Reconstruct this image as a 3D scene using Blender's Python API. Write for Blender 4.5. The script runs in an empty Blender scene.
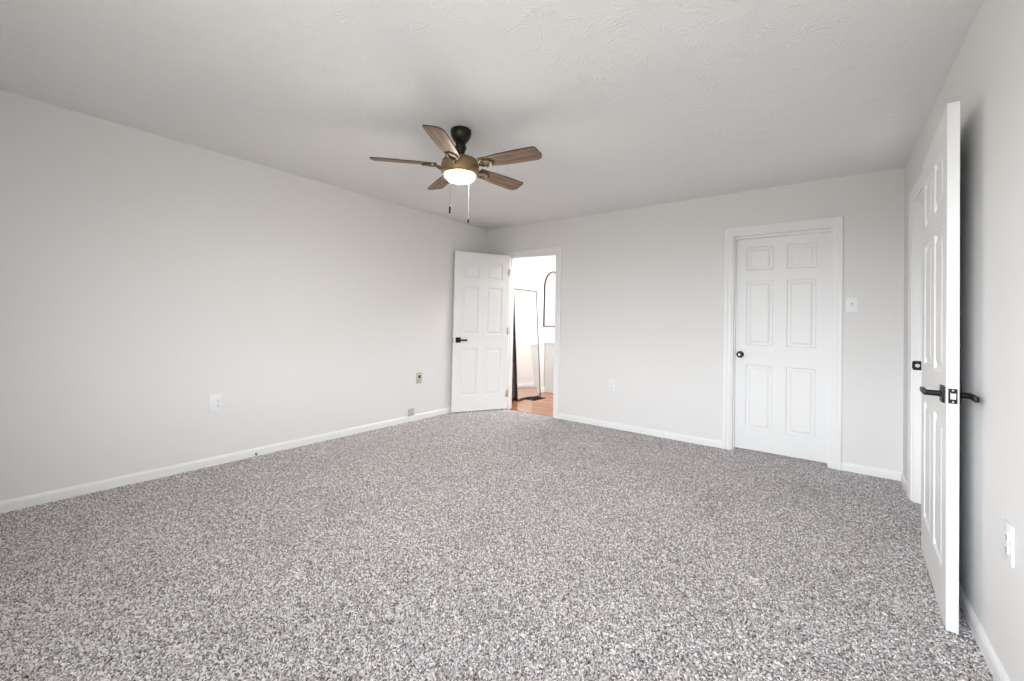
import bpy, bmesh, math, random
import numpy as np
from mathutils import Vector, Matrix
random.seed(7)
S = bpy.context.scene
COL = S.collection
PI = math.pi

# ------------------------------------------------------------------ camera
XL, XR, YB, H = -3.801, 0.464, 4.419, 2.44        # left, right and back wall faces, ceiling height
YN = -0.45                                         # near wall face (behind the camera)
FPX, YAW, PITCH, ROLL, CY, CAMH = 418.057, 0.648423, 0.0172663, 0.0212494, 313.916, 1.17445


def make_camera():
    c, s = math.cos(YAW), math.sin(YAW)
    cp, sp = math.cos(PITCH), math.sin(PITCH)
    cr, sr = math.cos(ROLL), math.sin(ROLL)
    R0 = Vector((c, s, 0)); F = Vector((-s * cp, c * cp, sp)); U0 = Vector((s * sp, -c * sp, cp))
    R = R0 * cr + U0 * sr
    U = U0 * cr - R0 * sr
    cam = bpy.data.cameras.new('camera')
    o = bpy.data.objects.new('camera', cam); COL.objects.link(o)
    m = Matrix((R, U, -F)).transposed().to_4x4()
    m.translation = Vector((0, 0, CAMH))
    o.matrix_world = m
    cam.sensor_fit = 'HORIZONTAL'; cam.sensor_width = 36.0
    cam.lens = FPX / 1024 * 36.0
    cam.shift_y = -(340.5 - CY) / 1024
    cam.clip_start = 0.02
    S.camera = o


make_camera()

# ------------------------------------------------------------------ exposure, sky, daylight
S.view_settings.view_transform = 'Standard'
S.view_settings.look = 'None'
S.view_settings.gamma = 1.0
S.view_settings.use_curve_mapping = False
S.view_settings.exposure = -0.15
SKY = 36.0           # radiance of the bright hazy sky seen through the window
# sine of the elevation -> radiance: sunlit lawn, bright haze along the horizon, clearer sky above
SKY_RAMP = [(-1.0, (.21, .21, .20)), (1.0, (.06, .065, .07)), (-.30, (.22, .22, .21)), (-.05, (.14, .14, .135)), (.02, (.70, .73, .76)),
            (.10, (.84, .88, .92)), (.30, (.92, .97, 1.02)), (.42, (.20, .215, .23))]
HALL_W = 58.0
FAN_E = 150.0


def make_world():
    w = bpy.data.worlds.new('overcast_sky'); S.world = w; w.use_nodes = True
    nt = w.node_tree; N = nt.nodes; L = nt.links
    N.clear()
    out = N.new('ShaderNodeOutputWorld'); bg = N.new('ShaderNodeBackground')
    tc = N.new('ShaderNodeTexCoord'); sx = N.new('ShaderNodeSeparateXYZ')
    r = N.new('ShaderNodeValToRGB')
    mp = N.new('ShaderNodeMapRange'); mp.inputs[1].default_value = -1; mp.inputs[2].default_value = 1
    cr = r.color_ramp
    for i, (p, c) in enumerate(SKY_RAMP):
        e = cr.elements[i] if i < 2 else cr.elements.new((p + 1) / 2)
        e.position = (p + 1) / 2; e.color = (*c, 1)
    L.new(tc.outputs['Generated'], sx.inputs[0]); L.new(sx.outputs['Z'], mp.inputs[0])
    L.new(mp.outputs[0], r.inputs[0]); L.new(r.outputs[0], bg.inputs[0])
    bg.inputs[1].default_value = SKY
    L.new(bg.outputs[0], out.inputs[0])


make_world()

# window behind the camera, opening in the near wall: x0, x1, z0, z1
WINDOWS = [(-1.30, -0.04, 0.50, 2.10)]


def area(name, loc, rot, sx, sy, power, color=(1, 1, 1), portal=False):
    d = bpy.data.lights.new(name, 'AREA'); d.shape = 'RECTANGLE'; d.size = sx; d.size_y = sy
    d.energy = power; d.color = color
    o = bpy.data.objects.new(name, d); COL.objects.link(o)
    o.location = loc; o.rotation_euler = rot
    if portal:
        d.cycles.is_portal = True
    return o


for (x0, x1, z0, z1) in WINDOWS:
    area('window_portal', ((x0 + x1) / 2, YN - .10, (z0 + z1) / 2), (PI / 2, 0, 0), x1 - x0, z1 - z0, 1, portal=True)
# unseen area light, added to brighten the room past the doorway
area('bathroom_fill_light', (-2.7, 5.3, 2.41), (0, 0, 0), 1.0, 0.7, HALL_W, (1, .985, .96))

# ------------------------------------------------------------------ materials


def mat(name, color, rough=.5, metal=0.0, spec=.5):
    m = bpy.data.materials.new(name); m.use_nodes = True
    b = m.node_tree.nodes['Principled BSDF']
    b.inputs['Base Color'].default_value = (*color, 1)
    b.inputs['Roughness'].default_value = rough
    b.inputs['Metallic'].default_value = metal
    b.inputs['Specular IOR Level'].default_value = spec
    return m


def node(nt, kind, **kw):
    n = nt.nodes.new(kind)
    for k, v in kw.items():
        setattr(n, k, v)
    return n


def coords(nt):
    """World-scaled coordinates: object space, all meshes are built in metres."""
    return node(nt, 'ShaderNodeTexCoord').outputs['Object']


def painted(name, color, rough, bump=.06, scale=220, spec=.3):
    m = mat(name, color, rough, 0, spec)
    nt = m.node_tree; L = nt.links; b = nt.nodes['Principled BSDF']
    n = node(nt, 'ShaderNodeTexNoise'); n.inputs['Scale'].default_value = scale; n.inputs['Detail'].default_value = 3
    L.new(coords(nt), n.inputs['Vector'])
    bp = node(nt, 'ShaderNodeBump'); bp.inputs['Strength'].default_value = bump; bp.inputs['Distance'].default_value = .002
    L.new(n.outputs['Fac'], bp.inputs['Height']); L.new(bp.outputs[0], b.inputs['Normal'])
    return m


def math_node(nt, op, a, b=None):
    n = node(nt, 'ShaderNodeMath', operation=op)
    for i, v in enumerate((a, b)):
        if v is None:
            continue
        if isinstance(v, (int, float)):
            n.inputs[i].default_value = v
        else:
            nt.links.new(v, n.inputs[i])
    return n.outputs[0]


def ceiling_mat():
    """White paint over a stomp-brush texture: raised strokes radiating from random centres."""
    m = mat('stomped_ceiling_paint', (.84, .84, .83), .85, 0, .2)
    nt = m.node_tree; L = nt.links; b = nt.nodes['Principled BSDF']
    co = coords(nt)
    v = node(nt, 'ShaderNodeTexVoronoi', voronoi_dimensions='2D'); v.inputs['Scale'].default_value = 4.2
    L.new(co, v.inputs['Vector'])
    sub = node(nt, 'ShaderNodeVectorMath', operation='SUBTRACT')
    L.new(co, sub.inputs[0]); L.new(v.outputs['Position'], sub.inputs[1])
    sx = node(nt, 'ShaderNodeSeparateXYZ'); L.new(sub.outputs[0], sx.inputs[0])
    ang = math_node(nt, 'ARCTAN2', sx.outputs['Y'], sx.outputs['X'])
    nz = node(nt, 'ShaderNodeTexNoise'); nz.inputs['Scale'].default_value = 14; nz.inputs['Detail'].default_value = 3
    L.new(co, nz.inputs['Vector'])
    a2 = math_node(nt, 'ADD', math_node(nt, 'MULTIPLY', ang, 15.0), math_node(nt, 'MULTIPLY', nz.outputs['Fac'], 16.0))
    strokes = math_node(nt, 'POWER', math_node(nt, 'ABSOLUTE', math_node(nt, 'SINE', a2)), 4.0)
    n2 = node(nt, 'ShaderNodeTexNoise'); n2.inputs['Scale'].default_value = 9; n2.inputs['Detail'].default_value = 4
    L.new(co, n2.inputs['Vector'])
    mask = node(nt, 'ShaderNodeMapRange'); mask.inputs[1].default_value = .42; mask.inputs[2].default_value = .66
    L.new(n2.outputs['Fac'], mask.inputs[0])
    hgt = math_node(nt, 'MULTIPLY', strokes, mask.outputs[0])
    n3 = node(nt, 'ShaderNodeTexNoise'); n3.inputs['Scale'].default_value = 60; n3.inputs['Detail'].default_value = 2
    L.new(co, n3.inputs['Vector'])
    hgt = math_node(nt, 'ADD', hgt, math_node(nt, 'MULTIPLY', n3.outputs['Fac'], .35))
    bp = node(nt, 'ShaderNodeBump'); bp.inputs['Strength'].default_value = .35; bp.inputs['Distance'].default_value = .006
    L.new(hgt, bp.inputs['Height']); L.new(bp.outputs[0], b.inputs['Normal'])
    return m


def carpet_mat():
    """Flecked cut-pile carpet: every tuft its own yarn tone between charcoal, taupe and pale grey."""
    m = mat('flecked_carpet', (.4, .38, .37), .95, 0, .05)
    nt = m.node_tree; L = nt.links; b = nt.nodes['Principled BSDF']
    co = coords(nt)
    wn = node(nt, 'ShaderNodeTexNoise'); wn.inputs['Scale'].default_value = 70; wn.inputs['Detail'].default_value = 2
    L.new(co, wn.inputs['Vector'])
    ma = node(nt, 'ShaderNodeVectorMath', operation='MULTIPLY_ADD')
    L.new(wn.outputs['Color'], ma.inputs[0]); ma.inputs[1].default_value = (.012, .012, .012); L.new(co, ma.inputs[2])
    v = node(nt, 'ShaderNodeTexVoronoi', voronoi_dimensions='2D'); v.inputs['Scale'].default_value = 235
    L.new(ma.outputs[0], v.inputs['Vector'])
    sep = node(nt, 'ShaderNodeSeparateColor'); L.new(v.outputs['Color'], sep.inputs[0])
    r = node(nt, 'ShaderNodeValToRGB'); cr = r.color_ramp
    cr.elements[0].position = 0.0; cr.elements[0].color = (.035, .028, .026, 1)
    cr.elements[1].position = 1.0; cr.elements[1].color = (.95, .915, .905, 1)
    for p, c in ((.20, (.06, .049, .047)), (.32, (.34, .305, .298)), (.56, (.56, .515, .505)), (.72, (.90, .855, .845))):
        e = cr.elements.new(p); e.color = (*c, 1)
    for e in cr.elements:
        q = e.color; e.color = (q[0], q[1] * .985, q[2] * 1.02, 1)
    L.new(sep.outputs[0], r.inputs[0])
    # tufts lean together in small clumps, and the pile tone drifts slowly across the room
    def drift(scale, lo, hi, detail):
        n2 = node(nt, 'ShaderNodeTexNoise'); n2.inputs['Scale'].default_value = scale; n2.inputs['Detail'].default_value = detail
        L.new(co, n2.inputs['Vector'])
        mr = node(nt, 'ShaderNodeMapRange'); mr.inputs[1].default_value = .3; mr.inputs[2].default_value = .7
        mr.inputs[3].default_value = lo; mr.inputs[4].default_value = hi
        L.new(n2.outputs['Fac'], mr.inputs[0]); return mr.outputs[0]
    mul = node(nt, 'ShaderNodeVectorMath', operation='SCALE')
    L.new(r.outputs[0], mul.inputs[0]); L.new(math_node(nt, 'MULTIPLY', drift(2.3, 1.12, 1.34, 3), drift(95, .42, 1.58, 2)), mul.inputs['Scale'])
    L.new(mul.outputs[0], b.inputs['Base Color'])
    inv = math_node(nt, 'SUBTRACT', 1.0, math_node(nt, 'MULTIPLY', v.outputs['Distance'], 1.2))
    b.inputs['Sheen Weight'].default_value = .8; b.inputs['Sheen Roughness'].default_value = .5
    b.inputs['Sheen Tint'].default_value = (1, .96, .95, 1)
    bp = node(nt, 'ShaderNodeBump'); bp.inputs['Strength'].default_value = .8; bp.inputs['Distance'].default_value = .006
    L.new(inv, bp.inputs['Height']); L.new(bp.outputs[0], b.inputs['Normal'])
    return m


def plank_mat(name, tones, size, rough, grain=1.0, rot=0.0, coat=0.0):
    m = mat(name, tones[0], rough, 0, .5)
    nt = m.node_tree; L = nt.links; b = nt.nodes['Principled BSDF']
    mp = node(nt, 'ShaderNodeMapping'); mp.inputs['Rotation'].default_value = (0, 0, rot)
    L.new(coords(nt), mp.inputs['Vector'])
    br = node(nt, 'ShaderNodeTexBrick'); br.offset = .43; br.offset_frequency = 2
    br.inputs['Scale'].default_value = 1; br.inputs['Brick Width'].default_value = size[0]; br.inputs['Row Height'].default_value = size[1]
    br.inputs['Mortar Size'].default_value = .0012; br.inputs['Color1'].default_value = (*tones[0], 1)
    br.inputs['Color2'].default_value = (*tones[1], 1); br.inputs['Mortar'].default_value = (*[c * .45 for c in tones[0]], 1)
    L.new(mp.outputs[0], br.inputs['Vector'])
    m2 = node(nt, 'ShaderNodeMapping'); m2.inputs['Scale'].default_value = (3, 60, 60)
    L.new(mp.outputs[0], m2.inputs['Vector'])
    n = node(nt, 'ShaderNodeTexNoise'); n.inputs['Scale'].default_value = 1.0; n.inputs['Detail'].default_value = 5
    L.new(m2.outputs[0], n.inputs['Vector'])
    mr = node(nt, 'ShaderNodeMapRange'); mr.inputs[1].default_value = .3; mr.inputs[2].default_value = .7
    mr.inputs[3].default_value = 1 - .28 * grain; mr.inputs[4].default_value = 1 + .18 * grain
    L.new(n.outputs['Fac'], mr.inputs[0])
    mul = node(nt, 'ShaderNodeVectorMath', operation='SCALE')
    L.new(br.outputs['Color'], mul.inputs[0]); L.new(mr.outputs[0], mul.inputs['Scale'])
    L.new(mul.outputs[0], b.inputs['Base Color'])
    b.inputs['Coat Weight'].default_value = coat
    b.inputs['Coat Roughness'].default_value = .15
    return m


def blade_mat():
    m = mat('weathered_oak_blade', (.17, .115, .08), .55, 0, .4)
    nt = m.node_tree; L = nt.links; b = nt.nodes['Principled BSDF']
    mp = node(nt, 'ShaderNodeMapping'); mp.inputs['Scale'].default_value = (2.5, 42, 10)
    L.new(coords(nt), mp.inputs['Vector'])
    n = node(nt, 'ShaderNodeTexNoise'); n.inputs['Scale'].default_value = 1.3; n.inputs['Detail'].default_value = 6
    n.inputs['Distortion'].default_value = .6
    L.new(mp.outputs[0], n.inputs['Vector'])
    r = node(nt, 'ShaderNodeValToRGB'); e = r.color_ramp.elements
    e[0].position = .34; e[0].color = (.085, .052, .034, 1)
    e[1].position = .66; e[1].color = (.27, .185, .13, 1)
    L.new(n.outputs['Fac'], r.inputs[0]); L.new(r.outputs[0], b.inputs['Base Color'])
    return m


def glow_mat():
    m = mat('lit_frosted_glass', (1, .95, .88), .4)
    b = m.node_tree.nodes['Principled BSDF']
    b.inputs['Emission Color'].default_value = (1, .90, .75, 1)
    b.inputs['Emission Strength'].default_value = FAN_E
    return m


M = {
    'wall': painted('pale_greige_wall_paint', (.78, .772, .765), .75, .05, 260, .2),
    'trim': painted('white_trim_paint', (.85, .85, .85), .38, .03, 60, .4),
    'door': painted('white_door_paint', (.84, .84, .84), .42, .03, 60, .4),
    'ceil': ceiling_mat(),
    'carpet': carpet_mat(),
    'wood': plank_mat('orange_oak_floor', ((.48, .21, .09), (.25, .085, .03)), (.55, .075), .30, 1.5, 0, .4),
    'black': mat('matte_black_metal', (.012, .012, .013), .45, .6),
    'knobm': mat('dark_pewter_metal', (.06, .06, .065), .28, .9),
    'steel': mat('bright_latch_steel', (.80, .80, .78), .25, 1.0),
    'plate': mat('white_plastic', (.85, .85, .86), .4),
    'slot': mat('dark_slot', (.03, .03, .03), .6),
    'bplate': mat('beige_plastic', (.50, .46, .39), .5),
    'grey': mat('grey_plastic', (.50, .49, .47), .55),
    'bronze': mat('dark_bronze_metal', (.028, .030, .022), .30, .8),
    'motor': mat('lamp_tinted_bronze_metal', (.30, .20, .11), .45, .7),  # dark bronze with the bowl lamp's golden glow put into the base colour
    'iron': mat('antique_bronze_metal', (.10, .085, .055), .4, .8),
    'chain': mat('pale_chain_metal', (.22, .21, .19), .5, .3),
    'blade': blade_mat(),
    'bedge': mat('dark_walnut_blade_rim', (.035, .022, .015), .5),
    'glow': glow_mat(),
    'mirror': mat('silvered_mirror_glass', (.93, .94, .94), .01, 1.0),
    'frame': mat('thin_black_frame', (.012, .011, .010), .4, .3),
    'vanity': painted('pale_grey_cabinet_paint', (.62, .615, .61), .45, .03, 60, .3),
    'counter': mat('white_stone_counter', (.90, .90, .90), .15),
    'bath': painted('white_wall_paint', (.88, .875, .87), .7, .04, 260, .2),
}

# ------------------------------------------------------------------ mesh helpers


class MB:
    """Collects shapes in a bmesh; build() links them as one mesh object."""

    def __init__(self):
        self.bm = bmesh.new()
        self.xf = Matrix.Identity(4)

    def quad(self, pts):
        vs = [self.bm.verts.new(self.xf @ Vector(p)) for p in pts]
        try:
            return self.bm.faces.new(vs)
        except ValueError:
            return None

    def box(self, a, b, bevel=0.0, seg=2):
        t = bmesh.new()
        bmesh.ops.create_cube(t, size=1)
        c = [(a[i] + b[i]) / 2 for i in range(3)]; d = [abs(b[i] - a[i]) for i in range(3)]
        for v in t.verts:
            v.co = Vector((v.co.x * d[0] + c[0], v.co.y * d[1] + c[1], v.co.z * d[2] + c[2]))
        if bevel:
            bmesh.ops.bevel(t, geom=t.edges[:], offset=bevel, segments=seg, affect='EDGES', profile=.5)
        self.add(t); return self

    def add(self, t):
        mp = {}
        for v in t.verts:
            mp[v] = self.bm.verts.new(self.xf @ v.co)
        for f in t.faces:
            self.bm.faces.new([mp[v] for v in f.verts])
        t.free()

    def lathe(self, prof, seg=32, axis='Z', org=(0, 0, 0), cap=True):
        """prof: (radius, height) pairs from one end to the other."""
        rings = []
        o = Vector(org)
        for r, h in prof:
            ring = []
            for k in range(seg):
                a = 2 * PI * k / seg
                x, y = r * math.cos(a), r * math.sin(a)
                p = {'Z': (x, y, h), 'Y': (x, h, -y), 'X': (h, x, y)}[axis]
                ring.append(self.bm.verts.new(self.xf @ (o + Vector(p))))
            rings.append(ring)
        for A, B in zip(rings, rings[1:]):
            for k in range(seg):
                j = (k + 1) % seg
                self.bm.faces.new((A[k], A[j], B[j], B[k]))
        if cap:
            for R_ in (rings[0], rings[-1]):
                self.bm.faces.new(R_)
        return self

    def prism(self, outline, z0, z1):
        """outline in x, y (convex or simple polygon), extruded from z0 to z1."""
        n = len(outline)
        A = [self.bm.verts.new(self.xf @ Vector((x, y, z0))) for x, y in outline]
        B = [self.bm.verts.new(self.xf @ Vector((x, y, z1))) for x, y in outline]
        self.bm.faces.new(A[::-1]); self.bm.faces.new(B)
        for k in range(n):
            j = (k + 1) % n
            self.bm.faces.new((A[k], A[j], B[j], B[k]))
        return self

    def sweep(self, prof, p0, p1, nrm, up):
        """prof: (out, up) pairs extruded along p0 -> p1; nrm points off the wall."""
        p0, p1, nrm, up = Vector(p0), Vector(p1), Vector(nrm), Vector(up)
        A = [self.bm.verts.new(self.xf @ (p0 + nrm * a + up * b)) for a, b in prof]
        B = [self.bm.verts.new(self.xf @ (p1 + nrm * a + up * b)) for a, b in prof]
        n = len(prof)
        self.bm.faces.new(A); self.bm.faces.new(B[::-1])
        for k in range(n):
            j = (k + 1) % n
            self.bm.faces.new((A[k], A[j], B[j], B[k]))
        return self

    def tube(self, pts, r, seg=10):
        pts = [Vector(p) for p in pts]
        rings = []
        n = len(pts)
        for i, p in enumerate(pts):
            d = (pts[min(i + 1, n - 1)] - pts[max(i - 1, 0)]).normalized()
            ref = Vector((0, 0, 1)) if abs(d.z) < .9 else Vector((1, 0, 0))
            u = d.cross(ref).normalized(); w = d.cross(u)
            rr = r[i] if isinstance(r, (list, tuple)) else r
            rings.append([self.bm.verts.new(self.xf @ (p + u * rr * math.cos(2 * PI * k / seg) + w * rr * math.sin(2 * PI * k / seg)))
                          for k in range(seg)])
        for A, B in zip(rings, rings[1:]):
            for k in range(seg):
                j = (k + 1) % seg
                self.bm.faces.new((A[k], A[j], B[j], B[k]))
        self.bm.faces.new(rings[0]); self.bm.faces.new(rings[-1])
        return self

    def build(self, name, m, parent=None, smooth=None):
        bmesh.ops.recalc_face_normals(self.bm, faces=self.bm.faces[:])
        me = bpy.data.meshes.new(name)
        self.bm.to_mesh(me); self.bm.free()
        if smooth is not None:
            for p in me.polygons:
                p.use_smooth = True
            try:
                me.set_sharp_from_angle(angle=math.radians(smooth))
            except Exception:
                pass
        me.materials.append(M[m] if isinstance(m, str) else m)
        o = bpy.data.objects.new(name, me); COL.objects.link(o)
        if parent is not None:
            o.parent = parent
        return o


def tag(o, label, cat, group=None, kind=None):
    o['label'] = label; o['category'] = cat
    if group:
        o['group'] = group
    if kind:
        o['kind'] = kind
    return o


def thing(name, label, cat, loc=(0, 0, 0), rz=0.0, group=None, kind=None):
    o = bpy.data.objects.new(name, None); COL.objects.link(o)
    o.empty_display_size = .1
    o.location = loc; o.rotation_euler = (0, 0, rz)
    return tag(o, label, cat, group, kind)


def struct(mb, name, m, label, cat, smooth=None):
    return tag(mb.build(name, m, None, smooth), label, cat, None, 'structure')


# ------------------------------------------------------------------ room shell
T = .115                                   # wall thickness
DW = (-3.422, -2.672, 2.036)               # doorway to the bathroom: x0, x1, head
CD = (-.732, .022, 2.036)                  # closed door
RD = (3.135, 3.965, 2.062)                 # opening in the right wall: y0, y1, head
BX0, BX1, BY1 = XL, -1.75, 7.05            # bathroom



def carpet_floor():
    """Flat carpet slab with the pile modelled as a jittered field of tuft tips where the floor can be seen."""
    slab = MB(); y0 = -.10
    slab.box((XL - .2, YN - .2, -.08), (XR, YB, 0.0))
    slab.box((XR, RD[0], -.08), (XR + .9, RD[1], 0.0))
    slab.box((CD[0], YB, -.08), (CD[1], YB + .9, 0.0))
    o = struct(slab, 'floor', 'carpet', 'grey flecked cut pile carpet across the whole bedroom', 'carpet')
    sp = .0050
    nx, ny = int((XR - XL) / sp) + 1, int((YB - y0) / sp) + 1
    rng = np.random.default_rng(3)
    X, Y = np.meshgrid(np.linspace(XL, XR, nx), np.linspace(y0, YB, ny))
    jit = (rng.random((2, ny, nx)) - .5) * sp * .8
    X = np.clip(X + jit[0], XL, XR); Y = np.clip(Y + jit[1], y0, YB)
    Z = .0005 + .0095 * rng.random((ny, nx)) ** .8
    Z[0, :] = 0
    co = np.stack([X, Y, Z], -1).reshape(-1, 3).astype(np.float32)
    i = np.arange(nx * ny, dtype=np.int32).reshape(ny, nx)
    q = np.stack([i[:-1, :-1], i[:-1, 1:], i[1:, 1:], i[1:, :-1]], -1).reshape(-1, 4)
    # append the pile to the slab's own mesh so that the floor stays one object
    me = o.data
    v0 = np.empty(len(me.vertices) * 3, np.float32); me.vertices.foreach_get('co', v0)
    f0 = [list(p.vertices) for p in me.polygons]
    new = bpy.data.meshes.new('floor')
    nv = len(v0) // 3
    new.vertices.add(nv + len(co)); new.vertices.foreach_set('co', np.concatenate([v0, co.ravel()]))
    loops = np.concatenate([np.array(f0, np.int32).ravel(), (q + nv).ravel()]).astype(np.int32)
    nf = len(f0) + len(q)
    new.loops.add(len(loops)); new.loops.foreach_set('vertex_index', loops)
    new.polygons.add(nf); new.polygons.foreach_set('loop_start', np.arange(0, nf * 4, 4, dtype=np.int32))
    new.polygons.foreach_set('use_smooth', np.concatenate([np.zeros(len(f0), bool), np.ones(len(q), bool)]))
    new.update(calc_edges=True); new.validate()
    new.materials.append(M['carpet'])
    o.data = new
    bpy.data.meshes.remove(me)


carpet_floor()

b = MB(); b.box((XL - .2, YN - .2, H), (XR + T, YB + T, H + .1))
struct(b, 'ceiling', 'ceil', 'white ceiling with a stomped brush texture', 'ceiling')

b = MB(); b.box((XL - T, YN - .2, -.05), (XL, BY1 + T, H))
struct(b, 'wall_left', 'wall', 'long plain pale grey wall with one outlet and a phone jack', 'wall')

b = MB()
b.box((XL, YB, -.05), (DW[0], YB + T, H))
b.box((DW[0], YB, DW[2]), (DW[1], YB + T, H))
b.box((DW[1], YB, -.05), (CD[0], YB + T, H))
b.box((CD[0], YB, CD[2]), (CD[1], YB + T, H))
b.box((CD[1], YB, -.05), (XR + T, YB + T, H))
struct(b, 'wall_back', 'wall', 'pale grey end wall holding the doorway and the closed door', 'wall')

b = MB()
b.box((XR, YN - .2, -.05), (XR + T, RD[0], H))
b.box((XR, RD[0], RD[2]), (XR + T, RD[1], H))
b.box((XR, RD[1], -.05), (XR + T, YB, H))
struct(b, 'wall_right', 'wall', 'pale grey side wall behind the wide open door', 'wall')

b = MB()
edges = [XL] + [v for w in WINDOWS for v in w[:2]] + [XR]
for k in range(0, len(edges), 2):
    b.box((edges[k], YN - .15, -.05), (edges[k + 1], YN, H))
for (x0, x1, z0, z1) in WINDOWS:
    b.box((x0, YN - .15, -.05), (x1, YN, z0)); b.box((x0, YN - .15, z1), (x1, YN, H))
struct(b, 'wall_near', 'wall', 'pale grey wall with a window facing the end wall', 'wall')



def window_frame(name, u0, u1, z0, z1, P, label):
    """P(u, d, z) gives the point at u along the wall and d out through it."""
    w = MB(); f = .045
    zm = (z0 + z1) / 2
    for ua, ub, za, zb in ((u0, u0 + f, z0, z1), (u1 - f, u1, z0, z1), (u0 + f, u1 - f, z0, z0 + f), (u0 + f, u1 - f, z1 - f, z1),
                           (u0 + f, u1 - f, zm - .022, zm + .022)):
        p, q = P(ua, .05, za), P(ub, .10, zb)
        w.box([min(a_, b_) for a_, b_ in zip(p, q)], [max(a_, b_) for a_, b_ in zip(p, q)])
    struct(w, name, 'trim', label, 'window')


for i, (u0, u1, z0, z1) in enumerate(WINDOWS):
    window_frame('window_%d' % (i + 1), u0, u1, z0, z1, lambda u, d, z: (u, YN - d, z), 'white sash window in the wall facing the end wall')

# closets behind the two other doors
b = MB()
b.box((CD[0] - .3, YB + .85, -.05), (CD[1] + .3, YB + .95, H)); b.box((CD[0] - .3, YB + T, -.05), (CD[0] - .2, YB + .85, H))
b.box((CD[1] + .2, YB + T, -.05), (CD[1] + .3, YB + .85, H)); b.box((CD[0] - .3, YB + T, H - .02), (CD[1] + .3, YB + .95, H + .08))
struct(b, 'wall_closet_back', 'wall', 'closet walls hidden behind the closed door', 'wall')
b = MB()
b.box((XR + .85, RD[0] - .3, -.05), (XR + .95, RD[1] + .3, H)); b.box((XR + T, RD[0] - .3, -.05), (XR + .85, RD[0] - .2, H))
b.box((XR + T, RD[1] + .2, -.05), (XR + .85, RD[1] + .3, H)); b.box((XR + T, RD[0] - .3, H - .02), (XR + .95, RD[1] + .3, H + .08))
struct(b, 'wall_closet_right', 'wall', 'closet walls behind the opening beside the open door', 'wall')

# bathroom shell
b = MB(); b.box((BX0, YB, -.08), (BX1, BY1, -.004))
struct(b, 'floor_bathroom', 'wood', 'orange oak plank floor past the doorway', 'floor')
b = MB(); b.box((BX0 - .1, YB + T, H), (BX1 + .1, BY1 + .1, H + .1))
struct(b, 'ceiling_bathroom', 'bath', 'plain white ceiling past the doorway', 'ceiling')
b = MB(); b.box((BX0, BY1, -.05), (BX1 + T, BY1 + T, H))
struct(b, 'wall_bathroom_back', 'bath', 'white wall at the end of the room past the doorway', 'wall')
b = MB(); b.box((BX1, YB + T, -.05), (BX1 + T, BY1, H))
struct(b, 'wall_bathroom_right', 'bath', 'white side wall of the room past the doorway', 'wall')
b = MB(); b.box((XL, YB + T, 0), (XL + .004, BY1, H))
struct(b, 'wall_bathroom_left', 'bath', 'white wall the black framed mirror leans on', 'wall')

# baseboards
BBP = [(0, 0), (.014, 0), (.014, .055), (.010, .066), (.004, .074), (0, .074)]


def baseboard(name, runs, label):
    bb = MB()
    for p0, p1, n in runs:
        bb.sweep(BBP, p0, p1, n, (0, 0, 1))
    return struct(bb, name, 'trim', label, 'baseboard')


CW = .070                                   # casing width
baseboard('baseboard_left', [((XL, YN, 0), (XL, YB, 0), (1, 0, 0))], 'white baseboard along the long plain wall')
baseboard('baseboard_back', [((XL, YB, 0), (DW[0] - CW, YB, 0), (0, -1, 0)), ((DW[1] + CW, YB, 0), (CD[0] - CW, YB, 0), (0, -1, 0)),
                             ((CD[1] + CW, YB, 0), (XR, YB, 0), (0, -1, 0))], 'white baseboard along the end wall')
baseboard('baseboard_right', [((XR, YN, 0), (XR, RD[0] - CW, 0), (-1, 0, 0)), ((XR, RD[1] + CW, 0), (XR, YB, 0), (-1, 0, 0))],
          'white baseboard behind the wide open door')
baseboard('baseboard_bathroom', [((XL + .004, YB + T, 0), (XL + .004, BY1, 0), (1, 0, 0)), ((XL + .004, BY1, 0), (BX1, BY1, 0), (0, -1, 0))],
          'white baseboard along the bathroom walls')

# door casings: a stepped moulding on the wall face plus the jamb lining in the opening
CP = [(0, 0), (.010, 0), (.013, .010), (.013, .030), (.018, .040), (.018, .064), (.014, .070), (0, .070)]


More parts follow.
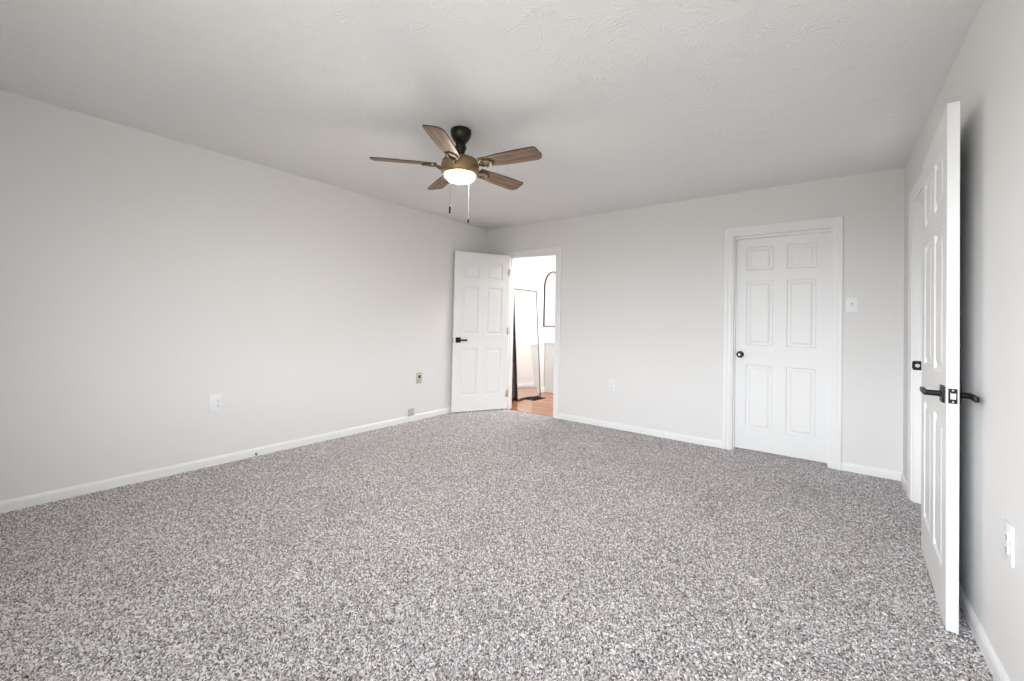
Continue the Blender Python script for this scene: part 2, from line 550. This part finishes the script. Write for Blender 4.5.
def casing(name, org, ax, nrm, x0, x1, head, label, stop=None, drop=.010):
    """org: point on the wall; ax: unit along the wall; nrm: unit off the wall into the room."""
    org, ax, nrm = Vector(org), Vector(ax), Vector(nrm)
    c = MB(); zc = Vector((0, 0, 1))

    def P(x, z):
        return org + ax * x + zc * z
    # mitred legs and head
    for side, xe, d in ((0, x0, -1), (1, x1, 1)):
        A = [c.bm.verts.new(P(xe + d * w, -.01) + nrm * t) for t, w in CP]
        B = [c.bm.verts.new(P(xe + d * w, head + w) + nrm * t) for t, w in CP]
        n = len(CP)
        for k in range(n):
            j = (k + 1) % n
            c.bm.faces.new((A[k], A[j], B[j], B[k]))
        c.bm.faces.new(A); c.bm.faces.new(B)
    A = [c.bm.verts.new(P(x0 - w, head + w) + nrm * t) for t, w in CP]
    B = [c.bm.verts.new(P(x1 + w, head + w) + nrm * t) for t, w in CP]
    for k in range(len(CP)):
        j = (k + 1) % len(CP)
        c.bm.faces.new((A[k], A[j], B[j], B[k]))
    c.bm.faces.new(A); c.bm.faces.new(B)
    # jamb lining, 12 mm, proud of nothing
    J = .012

    def bx(xa, xb, d0, d1, z0, z1):
        p = [P(x, z) - nrm * d for x in (xa, xb) for d in (d0, d1) for z in (z0, z1)]
        lo = [min(q[i] for q in p) for i in range(3)]; hi = [max(q[i] for q in p) for i in range(3)]
        c.box(lo, hi)
    bx(x0, x0 + J, -.001, T, -.01, head); bx(x1 - J, x1, -.001, T, -.01, head); bx(x0 + J, x1 - J, -.001, T, head - J, head)
    if stop:
        d0, d1 = stop
        bx(x0 + J, x0 + J + .010, d0, d1, -.01, head - J); bx(x1 - J - .010, x1 - J, d0, d1, -.01, head - J)
        bx(x0 + J + .010, x1 - J - .010, d0, d1, head - J - drop, head - J)
    return struct(c, name, 'trim', label, 'door trim')


casing('trim_1', (0, YB, 0), (1, 0, 0), (0, -1, 0), DW[0], DW[1], DW[2], 'white casing around the open doorway to the bathroom', (.040, .075))
casing('trim_2', (0, YB, 0), (1, 0, 0), (0, -1, 0), CD[0], CD[1], CD[2], 'white casing around the closed door', (.045, .077), .024)
right_trim = casing('trim_3', (XR, 0, 0), (0, 1, 0), (-1, 0, 0), RD[0], RD[1], RD[2], 'white casing around the opening beside the wide open door', (.040, .075))

# strike plate on the far jamb of the right-hand opening
s = MB()
s.box((XR - .003, RD[1] - .0145, .899), (XR + .044, RD[1] - .012, .961), .003, 1)
s.box((XR - .006, RD[1] - .018, .908), (XR + .002, RD[1] - .012, .952), .003, 2)
strike = s.build('strike_plate', 'black', right_trim)
strike['label'] = 'black strike plate with a bright latch hole'
s = MB(); s.xf = Matrix.Translation((XR + .021, RD[1] - .0145, .930)); s.lathe([(.0125, .0), (.0125, -.0015)], 20, 'Y')
s.build('latch_hole', 'steel', strike)

# ------------------------------------------------------------------ panelled doors
DT = .035


def door_slab(w, h, stile, mull, rows):
    """Six-panel slab: x 0..w, y 0..DT (front face at y = 0), z 0..h. rows: (z0, z1) of the panel rows."""
    d = MB(); bm = d.bm
    pw = (w - 2 * stile - mull) / 2
    cols = [(stile, stile + pw), (stile + pw + mull, w - stile)]
    xs = sorted({0, w, *[v for c in cols for v in c]}); zs = sorted({0, h, *[v for r in rows for v in r]})
    loops = [(0, 0), (.008, .0085), (.026, .0085), (.042, .0012)]
    for face in (0, 1):
        def V(x, z, dep):
            return (x, dep if face == 0 else DT - dep, z)
        for i in range(len(xs) - 1):
            for j in range(len(zs) - 1):
                x0, x1, z0, z1 = xs[i], xs[i + 1], zs[j], zs[j + 1]
                if (x0, x1) in cols and (z0, z1) in rows:
                    prev = None
                    for ins, dep in loops:
                        q = [V(x0 + ins, z0 + ins, dep), V(x1 - ins, z0 + ins, dep), V(x1 - ins, z1 - ins, dep), V(x0 + ins, z1 - ins, dep)]
                        if prev:
                            for k in range(4):
                                d.quad([prev[k], prev[(k + 1) % 4], q[(k + 1) % 4], q[k]])
                        prev = q
                    d.quad(prev)
                else:
                    d.quad([V(x0, z0, 0), V(x1, z0, 0), V(x1, z1, 0), V(x0, z1, 0)])
    for i in range(len(xs) - 1):
        x0, x1 = xs[i], xs[i + 1]
        d.quad([(x0, 0, 0), (x1, 0, 0), (x1, DT, 0), (x0, DT, 0)]); d.quad([(x0, 0, h), (x1, 0, h), (x1, DT, h), (x0, DT, h)])
    for j in range(len(zs) - 1):
        z0, z1 = zs[j], zs[j + 1]
        d.quad([(0, 0, z0), (0, DT, z0), (0, DT, z1), (0, 0, z1)]); d.quad([(w, 0, z0), (w, DT, z0), (w, DT, z1), (w, 0, z1)])
    bmesh.ops.remove_doubles(bm, verts=bm.verts[:], dist=.0002)
    return d


ROWS = [(.194, .794), (.975, 1.580), (1.680, 1.902)]


def lever(parent, x, z, face, toward, length=.105, proj=.055, curl=True):
    """Square rose, neck and flat lever on a slab; face -1 front (y<0) or +1 back; toward +1/-1 along x."""
    y0 = 0 if face < 0 else DT
    f = face
    p = MB(); p.box((x - .033, y0, z - .033), (x + .033, y0 + f * .009, z + .033), .0025, 2)
    rose = p.build('door_handle', 'black', parent, 35)
    q = MB(); q.lathe([(.0125, y0 + f * .007), (.0115, y0 + f * .02), (.0115, y0 + f * (proj - .012))], 18, 'Y', (x, 0, z))
    q.build('handle_neck', 'black', rose, 40)
    q = MB()
    e = x + toward * length
    q.box((min(x - toward * .013, e), min(y0 + f * (proj - .014), y0 + f * proj), z - .0105),
          (max(x - toward * .013, e), max(y0 + f * (proj - .014), y0 + f * proj), z + .0105), .003, 2)
    if curl:
        q.box((min(e - toward * .014, e), min(y0 + f * (proj - .034), y0 + f * (proj - .012)), z - .0105),
              (max(e - toward * .014, e), max(y0 + f * (proj - .034), y0 + f * (proj - .012)), z + .0105), .003, 2)
    q.build('handle_lever', 'black', rose, 35)
    return rose


def latch(parent, x, z, out):
    """Black faceplate with bright latch bolt in the door's edge at x; out = +1/-1."""
    p = MB(); p.box((x - .001, DT / 2 - .0125, z - .029), (x + out * .0025, DT / 2 + .0125, z + .029), .0006, 1)
    a = p.build('latch_plate', 'black', parent)
    p = MB(); p.prism([(DT / 2 - .007, z - .011), (DT / 2 + .007, z - .011), (DT / 2 + .007, z + .011), (DT / 2 - .007, z + .011)], 0, 1)
    for v in p.bm.verts:
        y_, z_, t = v.co
        v.co = Vector((x + out * (.002 + t * (.009 if y_ > DT / 2 else .004)), y_, z_))
    p.build('latch_bolt', 'steel', a)['label'] = 'bright steel latch bolt'
    for dz in (-.022, .022):
        p = MB(); p.lathe([(.0035, x + out * .002), (.0030, x + out * .0035)], 12, 'X', (0, DT / 2, z + dz)); p.build('screw', 'steel', a)


def hinges(parent, x, yf, zs, m='steel'):
    for z in zs:
        p = MB(); p.lathe([(.0065, z - .045), (.0065, z + .045)], 14, 'Z', (x, yf, 0))
        p.lathe([(.004, z + .045), (.0055, z + .049), (.003, z + .054)], 14, 'Z', (x, yf, 0))
        p.box((x - .001, yf, z - .044), (x + .028, yf + .003, z + .044))
        p.build('hinge', m, parent, 40)


def place_door(name, label, hinge, free, z0, w, flip=False):
    """hinge / free: plan points of the FRONT face line; local x runs hinge -> free."""
    h_, f_ = Vector(hinge), Vector(free)
    d = (f_ - h_).normalized()
    ang = math.atan2(d.y, d.x)
    return thing(name, label, 'door', (h_.x, h_.y, z0), ang, None, 'structure')


# bathroom door, swung into the bedroom: front (y = 0) faces away, back face is seen
LDW = .752
ld = thing('door_1', 'white six panel door standing open beside the bathroom doorway', 'door', (-3.414, 4.412, .018),
           math.atan2(3.752 - 4.412, -3.776 + 3.414), None, 'structure')
door_slab(LDW, 2.025, .10, .104, ROWS).build('door_slab', 'door', ld)
lever(ld, LDW - .062, .905, 1, -1); lever(ld, LDW - .062, .905, -1, -1, .10, .045, False); latch(ld, LDW, .905, 1)
hinges(ld, -.004, DT + .002, (.20, 1.02, 1.80))

# closed closet door in the end wall
CDW = CD[1] - CD[0] - .030
cd = thing('door_2', 'white six panel door shut in the end wall with a round dark knob', 'door', (CD[0] + .015, YB + .079, .020), 0, None, 'structure')
door_slab(CDW, 2.000, .093, .104, [(.194, .794), (.975, 1.580), (1.680, 1.902)]).build('door_slab', 'door', cd)
k = MB(); kx, kz = .048, .885
k.lathe([(.031, 0), (.031, -.004), (.026, -.009), (.014, -.011), (.011, -.016), (.011, -.030), (.020, -.036), (.026, -.046),
         (.0265, -.054), (.022, -.060), (.012, -.063), (.0005, -.0635)], 32, 'Y', (kx, 0, kz))
kn = k.build('door_knob', 'knobm', cd, 50)
k = MB(); k.lathe([(.008, -.0632), (.008, -.0645)], 20, 'Y', (kx, 0, kz)); k.build('lock_button', 'steel', kn)

# wide open door on the right: front (y = 0) faces the room
hx, hy = .402, 3.135
fx, fy = .369, 2.337
RDW = math.hypot(fx - hx, fy - hy)
rd = thing('door_3', 'white six panel door swung wide open against the side wall', 'door', (hx, hy, .014), math.atan2(fy - hy, fx - hx), None, 'structure')
# local x: hinge -> free edge (towards -y); local y = +90 deg from it (towards +x, the wall); front y = 0 faces the room
door_slab(RDW, 2.058, .105, .104, [(.194, .794), (.985, 1.595), (1.695, 1.920)]).build('door_slab', 'door', rd)
lever(rd, RDW - .066, .905, -1, -1, .115, .06, False); lever(rd, RDW - .066, .905, 1, 1, .115, .046, False); latch(rd, RDW, .905, 1)
hinges(rd, -.004, DT + .002, (.20, 1.02, 1.80))

# ------------------------------------------------------------------ outlets, switch, jacks


def frame_on(o, loc, nrm):
    """Local x along the wall (seen from the room: to the right), local y into the wall, z up."""
    n = Vector(nrm)
    o.location = loc
    o.rotation_euler = (0, 0, math.atan2(n.y, n.x) + PI / 2)


def plate_mesh(w, h, t=.006):
    p = MB(); p.box((-w / 2, -t, -h / 2), (w / 2, 0, h / 2), .0022, 2); return p


def outlet(label, loc, nrm, w=.076, h=.124, dx=0.0):
    o = thing('wall_outlet', label, 'outlet', group='white duplex outlets on the bedroom walls')
    frame_on(o, loc, nrm)
    plate_mesh(w, h).build('cover_plate', 'plate', o, 30)
    for dz in (-.0195, .0195):
        r = MB()
        pts = []
        for kk in range(24):
            a = 2 * PI * kk / 24
            pts.append((dx + .0172 * math.cos(a), max(-.0138, min(.0138, .0172 * math.sin(a)))))
        r.xf = Matrix.Translation((0, -.006, dz)) @ Matrix.Rotation(PI / 2, 4, 'X')
        r.prism(pts, -.001, .0035)
        ro = r.build('receptacle', 'plate', o)
        sl = MB()
        sl.box((dx - .0075, -.0100, dz - .003), (dx - .0050, -.0094, dz + .006)); sl.box((dx + .0050, -.0100, dz - .002), (dx + .0075, -.0094, dz + .005))
        sl.xf = Matrix.Translation((dx, 0, dz - .0085)); sl.lathe([(.0026, -.0094), (.0026, -.0100)], 12, 'Y')
        sl.build('slot', 'slot', ro)
    sc = MB(); sc.lathe([(.003, -.0058), (.0026, -.0070)], 12, 'Y', (dx, 0, 0)); sc.build('screw', 'steel', o)
    return o


outlet('white outlet low on the long plain wall', (XL, 1.220, .488), (1, 0, 0), .090, .138, .016)
outlet('white outlet low on the end wall between doorway and closed door', (-1.925, YB, .480), (0, -1, 0))
outlet('white outlet low on the side wall near the wide open door', (XR, 2.030, .503), (-1, 0, 0))

sw = thing('light_switch', 'white toggle light switch beside the closed door', 'light switch')
frame_on(sw, (.152, YB, 1.370), (0, -1, 0))
plate_mesh(.076, .122).build('cover_plate', 'plate', sw, 30)
t = MB(); t.box((-.006, -.0075, -.013), (.006, -.004, .013)); t.build('toggle_slot', 'grey', sw)
t = MB(); t.xf = Matrix.Translation((0, -.006, 0)) @ Matrix.Rotation(.45, 4, 'X'); t.box((-.0042, -.016, -.005), (.0042, .002, .005), .001, 1)
t.build('toggle', 'plate', sw)
for dz in (-.030, .030):
    t = MB(); t.lathe([(.003, -.0058), (.0026, -.0070)], 12, 'Y', (0, 0, dz)); t.build('screw', 'plate', sw)

ph = thing('phone_jack', 'beige wall jack plate with a dark square socket by the bathroom door', 'phone jack')
frame_on(ph, (XL, 3.245, .490), (1, 0, 0))
plate_mesh(.080, .125).build('cover_plate', 'bplate', ph, 30)
t = MB(); t.box((-.023, -.009, -.012), (.023, -.005, .040), .002, 1); t.build('socket_frame', 'plate', ph)
t = MB(); t.box((-.018, -.0105, -.004), (.018, -.0085, .034)); t.build('socket', 'slot', ph)

cb = thing('cable_box', 'small grey cable box fixed just above the baseboard below the wall jack', 'cable box')
frame_on(cb, (XL, 3.130, .112), (1, 0, 0))
t = MB(); t.box((-.036, -.028, -.037), (.036, 0, .037), .004, 2); t.build('box_body', 'grey', cb, 35)
t = MB(); t.box((-.040, -.006, -.037), (-.034, 0, .037)); t.box((-.036, -.0295, .010), (.036, -.0275, .013)); t.build('box_cover', 'plate', cb)

cs = MB(); cs.tube([(XL + .010, 1.515, .030), (XL + .022, 1.515, .028), (XL + .032, 1.511, .022)], [.007, .006, .006], 10)
tag(cs.build('cable_stub', 'slot', None, 50), 'tiny dark cable stub poking from the baseboard foot right of the white outlet', 'cable')

# ------------------------------------------------------------------ ceiling fan
FX, FY = -1.960, 1.982
fan = thing('ceiling_fan', 'five blade ceiling fan with a lit bowl light and two pull chains', 'ceiling fan', (FX, FY, H))
c = MB()
c.lathe([(.005, 0), (.064, 0), (.069, -.005), (.070, -.020), (.066, -.042), (.056, -.062), (.045, -.078), (.037, -.088), (.005, -.088)], 40)
c.build('canopy', 'bronze', fan, 35)
c = MB(); c.lathe([(.033, -.080), (.034, -.092), (.034, -.112), (.039, -.116), (.037, -.128), (.026, -.156), (.018, -.176), (.018, -.192)], 28)
c.build('downrod', 'bronze', fan, 35)
c = MB()
c.lathe([(.018, -.180), (.045, -.184), (.085, -.192), (.112, -.204), (.121, -.216), (.121, -.222), (.117, -.225), (.117, -.230), (.124, -.233),
         (.126, -.240), (.126, -.278), (.122, -.290), (.112, -.301), (.100, -.306), (.005, -.306)], 48)
c.build('motor_housing', 'motor', fan, 30)
c = MB()
c.lathe([(.100, -.304), (.100, -.312), (.095, -.324), (.081, -.336), (.058, -.344), (.031, -.348), (.002, -.349)], 40)
c.build('light_bowl', 'glow', fan, 60)['label'] = 'glowing frosted glass bowl'

BLZ = -.242


def blade_outline():
    """Plan of one blade, x out from the hub: a slim root, a wider tip, one rounded outer corner."""
    pts = [(.155, -.046), (.30, -.058), (.42, -.0635), (.515, -.064)]
    for k in range(7):                                   # small corner
        a = -PI / 2 + k * PI / 2 / 6
        pts.append((.545 + .018 * math.cos(a), -.046 + .018 * math.sin(a)))
    pts += [(.575, .010)]
    for k in range(8):                                   # broad rounded corner
        a = k * PI / 2 / 7
        pts.append((.530 + .045 * math.cos(a), .020 + .044 * math.sin(a)))
    pts += [(.42, .0635), (.30, .058), (.155, .046)]
    return pts


blade0 = iron0 = None
for k in range(5):
    ang = math.radians(-133 + 72 * k)
    if blade0 is None:
        m = MB()
        m.prism(blade_outline(), -.0035, .0035)
        bl = m.build('blade', 'blade', fan); blade0 = bl
        bl.data.materials.append(M['bedge'])
        for p in bl.data.polygons:
            if abs(p.normal.z) < .5 or p.normal.z > .5:
                p.material_index = 1                      # dark rim and upper side
        # bracket: an arm from the motor splitting into a loop screwed under the blade
        m = MB()
        m.tube([(.112, 0, -.022), (.135, 0, -.020), (.150, 0, -.012)], [.013, .012, .011], 12)
        loop = []
        for q in range(21):
            a = PI - 1.15 * PI * (q / 20 - .5) * 2 * .87
            loop.append((.196 + .046 * math.cos(a + PI) * -1, .030 * math.sin(a), -.0085))
        m.tube([(.150, -.006, -.012), (.162, -.026, -.009), (.19, -.033, -.0080), (.225, -.028, -.0075), (.243, 0, -.0075), (.225, .028, -.0075),
                (.19, .033, -.0080), (.162, .026, -.009), (.150, .006, -.012)], .0072, 10)
        for sx_, sy_ in ((.190, -.033), (.190, .033), (.243, 0)):
            m.xf = Matrix.Translation((sx_, sy_, 0)); m.lathe([(.010, -.004), (.010, -.012), (.006, -.0165), (.001, -.017)], 14)
        m.xf = Matrix.Identity(4)
        ir = m.build('blade_bracket', 'iron', bl, 50); iron0 = ir
    else:
        bl = blade0.copy(); COL.objects.link(bl); bl.parent = fan
        ir = iron0.copy(); COL.objects.link(ir); ir.parent = bl
    bl.location = (0, 0, BLZ)
    bl.rotation_euler = (math.radians(-13), 0, ang)
    bl.rotation_mode = 'XYZ'


def pull_chain(dx, dy, z0, z1, pen):
    m = MB(); n = max(4, int((z0 - z1) / .006))
    for q in range(n):
        z = z0 - (z0 - z1) * (q + .5) / n
        m.lathe([(.0004, z + .0028), (.0010, z + .0014), (.0010, z - .0014), (.0004, z - .0028)], 8, 'Z', (dx, dy, 0))
    ch = m.build('pull_chain', 'chain', fan, 60)
    m = MB(); m.lathe([(.0012, z1), (.0056, z1 - .004), (.0062, z1 - pen * .5), (.0056, z1 - pen + .003), (.001, z1 - pen)], 14, 'Z', (dx, dy, 0))
    m.build('chain_pendant', 'black', ch, 50)['label'] = 'dark pendant'


ca, sa = math.cos(YAW), math.sin(YAW)


def fan_xy(right, toward):
    """Offset from the fan axis: right of the axis / toward the camera, as seen from where the photo was taken."""
    return (right * ca + toward * sa, right * sa - toward * ca)


pull_chain(*fan_xy(-.047, .100), -.300, -.535, .052)
pull_chain(*fan_xy(.050, -.100), -.300, -.565, .034)

# ------------------------------------------------------------------ past the doorway
# leaning floor mirror
WX = XL + .004
mw, mh, md = .625, 1.675, .038
lean = math.atan2(.115, mh)
mi = thing('floor_mirror', 'tall black framed mirror leaning on the bathroom wall', 'mirror', (WX + .152, 5.30, -.003))
mi.rotation_euler = (0, -lean, 0)
f = MB(); e = .012
f.box((-md, -mw / 2, 0), (0, -mw / 2 + e, mh)); f.box((-md, mw / 2 - e, 0), (0, mw / 2, mh))
f.box((-md, -mw / 2 + e, 0), (0, mw / 2 - e, e)); f.box((-md, -mw / 2 + e, mh - e), (0, mw / 2 - e, mh))
f.box((-md, -mw / 2 + e, e), (-md + .006, mw / 2 - e, mh - e))
f.build('mirror_frame', 'frame', mi)
f = MB(); f.box((-md + .007, -mw / 2 + e, e), (-.004, mw / 2 - e, mh - e)); f.build('mirror_glass', 'mirror', mi)

# arched wall mirror over the vanity
VY0, VD, VH = 5.93, .47, .82
AY, AW, AZ0, AZ1 = 6.175, .60, 1.095, 2.045
am = thing('arched_mirror', 'arched wall mirror with a thin dark frame above the vanity', 'mirror', (WX, AY, AZ0))


def arch(r, z0, zt):
    """Outline in y, z of an arch of half width r from z0, crown at zt."""
    pts = [(-r, z0), (r, z0)]
    zc = zt - r
    for q in range(25):
        a = PI * q / 24
        pts.append((r * math.cos(a), zc + r * math.sin(a)))
    return pts


o_, i_ = arch(AW / 2, 0, AZ1 - AZ0), arch(AW / 2 - .014, .014, AZ1 - AZ0 - .014)
f = MB(); n = len(o_)
for x0, x1 in ((0.001, .022),):
    ring = [[f.bm.verts.new((x, y, z)) for y, z in pl] for pl in (o_, i_) for x in (x0, x1)]
    oa, ob, ia, ib = ring
    for q in range(n):
        j = (q + 1) % n
        f.bm.faces.new((oa[q], oa[j], ob[j], ob[q])); f.bm.faces.new((ia[q], ia[j], ib[j], ib[q]))
        f.bm.faces.new((ob[q], ob[j], ib[j], ib[q])); f.bm.faces.new((oa[q], oa[j], ia[j], ia[q]))
f.build('mirror_frame', 'frame', am)
f = MB()
A = [f.bm.verts.new((.003, y, z)) for y, z in i_]; B = [f.bm.verts.new((.014, y, z)) for y, z in i_]
f.bm.faces.new(A); f.bm.faces.new(B)
for q in range(n):
    f.bm.faces.new((A[q], A[(q + 1) % n], B[(q + 1) % n], B[q]))
f.build('mirror_glass', 'mirror', am)

# vanity
VL = 1.0
va = thing('vanity', 'pale grey bathroom vanity with a white counter past the doorway', 'vanity', (WX + .016, VY0, 0))
f = MB(); f.box((0, 0, 0), (VD - .06, VL, .10)); f.box((0, 0, .10), (VD - .02, VL, VH))
f.build('cabinet', 'vanity', va)
f = MB(); f.box((-.012, -.012, VH), (VD, VL + .01, VH + .03), .004, 2); f.box((-.014, -.010, VH + .03), (.008, VL + .01, VH + .13), .003, 1)
f.build('countertop', 'counter', va)
for q in range(2):
    y0 = .02 + q * (VL / 2 - .01); y1 = y0 + VL / 2 - .03
    f = MB(); f.box((VD - .02, y0, .13), (VD - .002, y1, VH - .03), .003, 1); dd = f.build('cabinet_door', 'vanity', va)
    f = MB(); yk = y1 - .03 if q == 0 else y0 + .03
    f.tube([(VD - .002, yk, .52), (VD + .022, yk, .52), (VD + .022, yk, .62), (VD - .002, yk, .62)], .005, 8); f.build('door_pull', 'black', dd)
f = MB()
f.lathe([(.024, VH + .03), (.024, VH + .036), (.013, VH + .040), (.012, VH + .14)], 16, 'Z', (.10, VL / 2, 0))
f.tube([(.10, VL / 2, VH + .13), (.12, VL / 2, VH + .17), (.17, VL / 2, VH + .17), (.20, VL / 2, VH + .13)], .010, 10)
f.build('faucet', 'black', va, 40)

# floor register
fv = thing('floor_vent', 'dark metal floor vent in the wood floor before the leaning mirror', 'floor vent', (-3.555, 5.345, -.004))
f = MB()
f.box((-.075, -.16, 0), (-.058, .16, .005)); f.box((.058, -.16, 0), (.075, .16, .005))
f.box((-.058, -.16, 0), (.058, -.14, .005)); f.box((-.058, .14, 0), (.058, .16, .005)); f.box((-.058, -.14, .0002), (.058, .14, .0012))
f.build('vent_frame', 'black', fv)
for q in range(12):
    y = -.13 + q * .0235
    f = MB(); f.box((-.058, y - .004, .001), (.058, y + .004, .0045)); f.build('slat', 'black', fv)
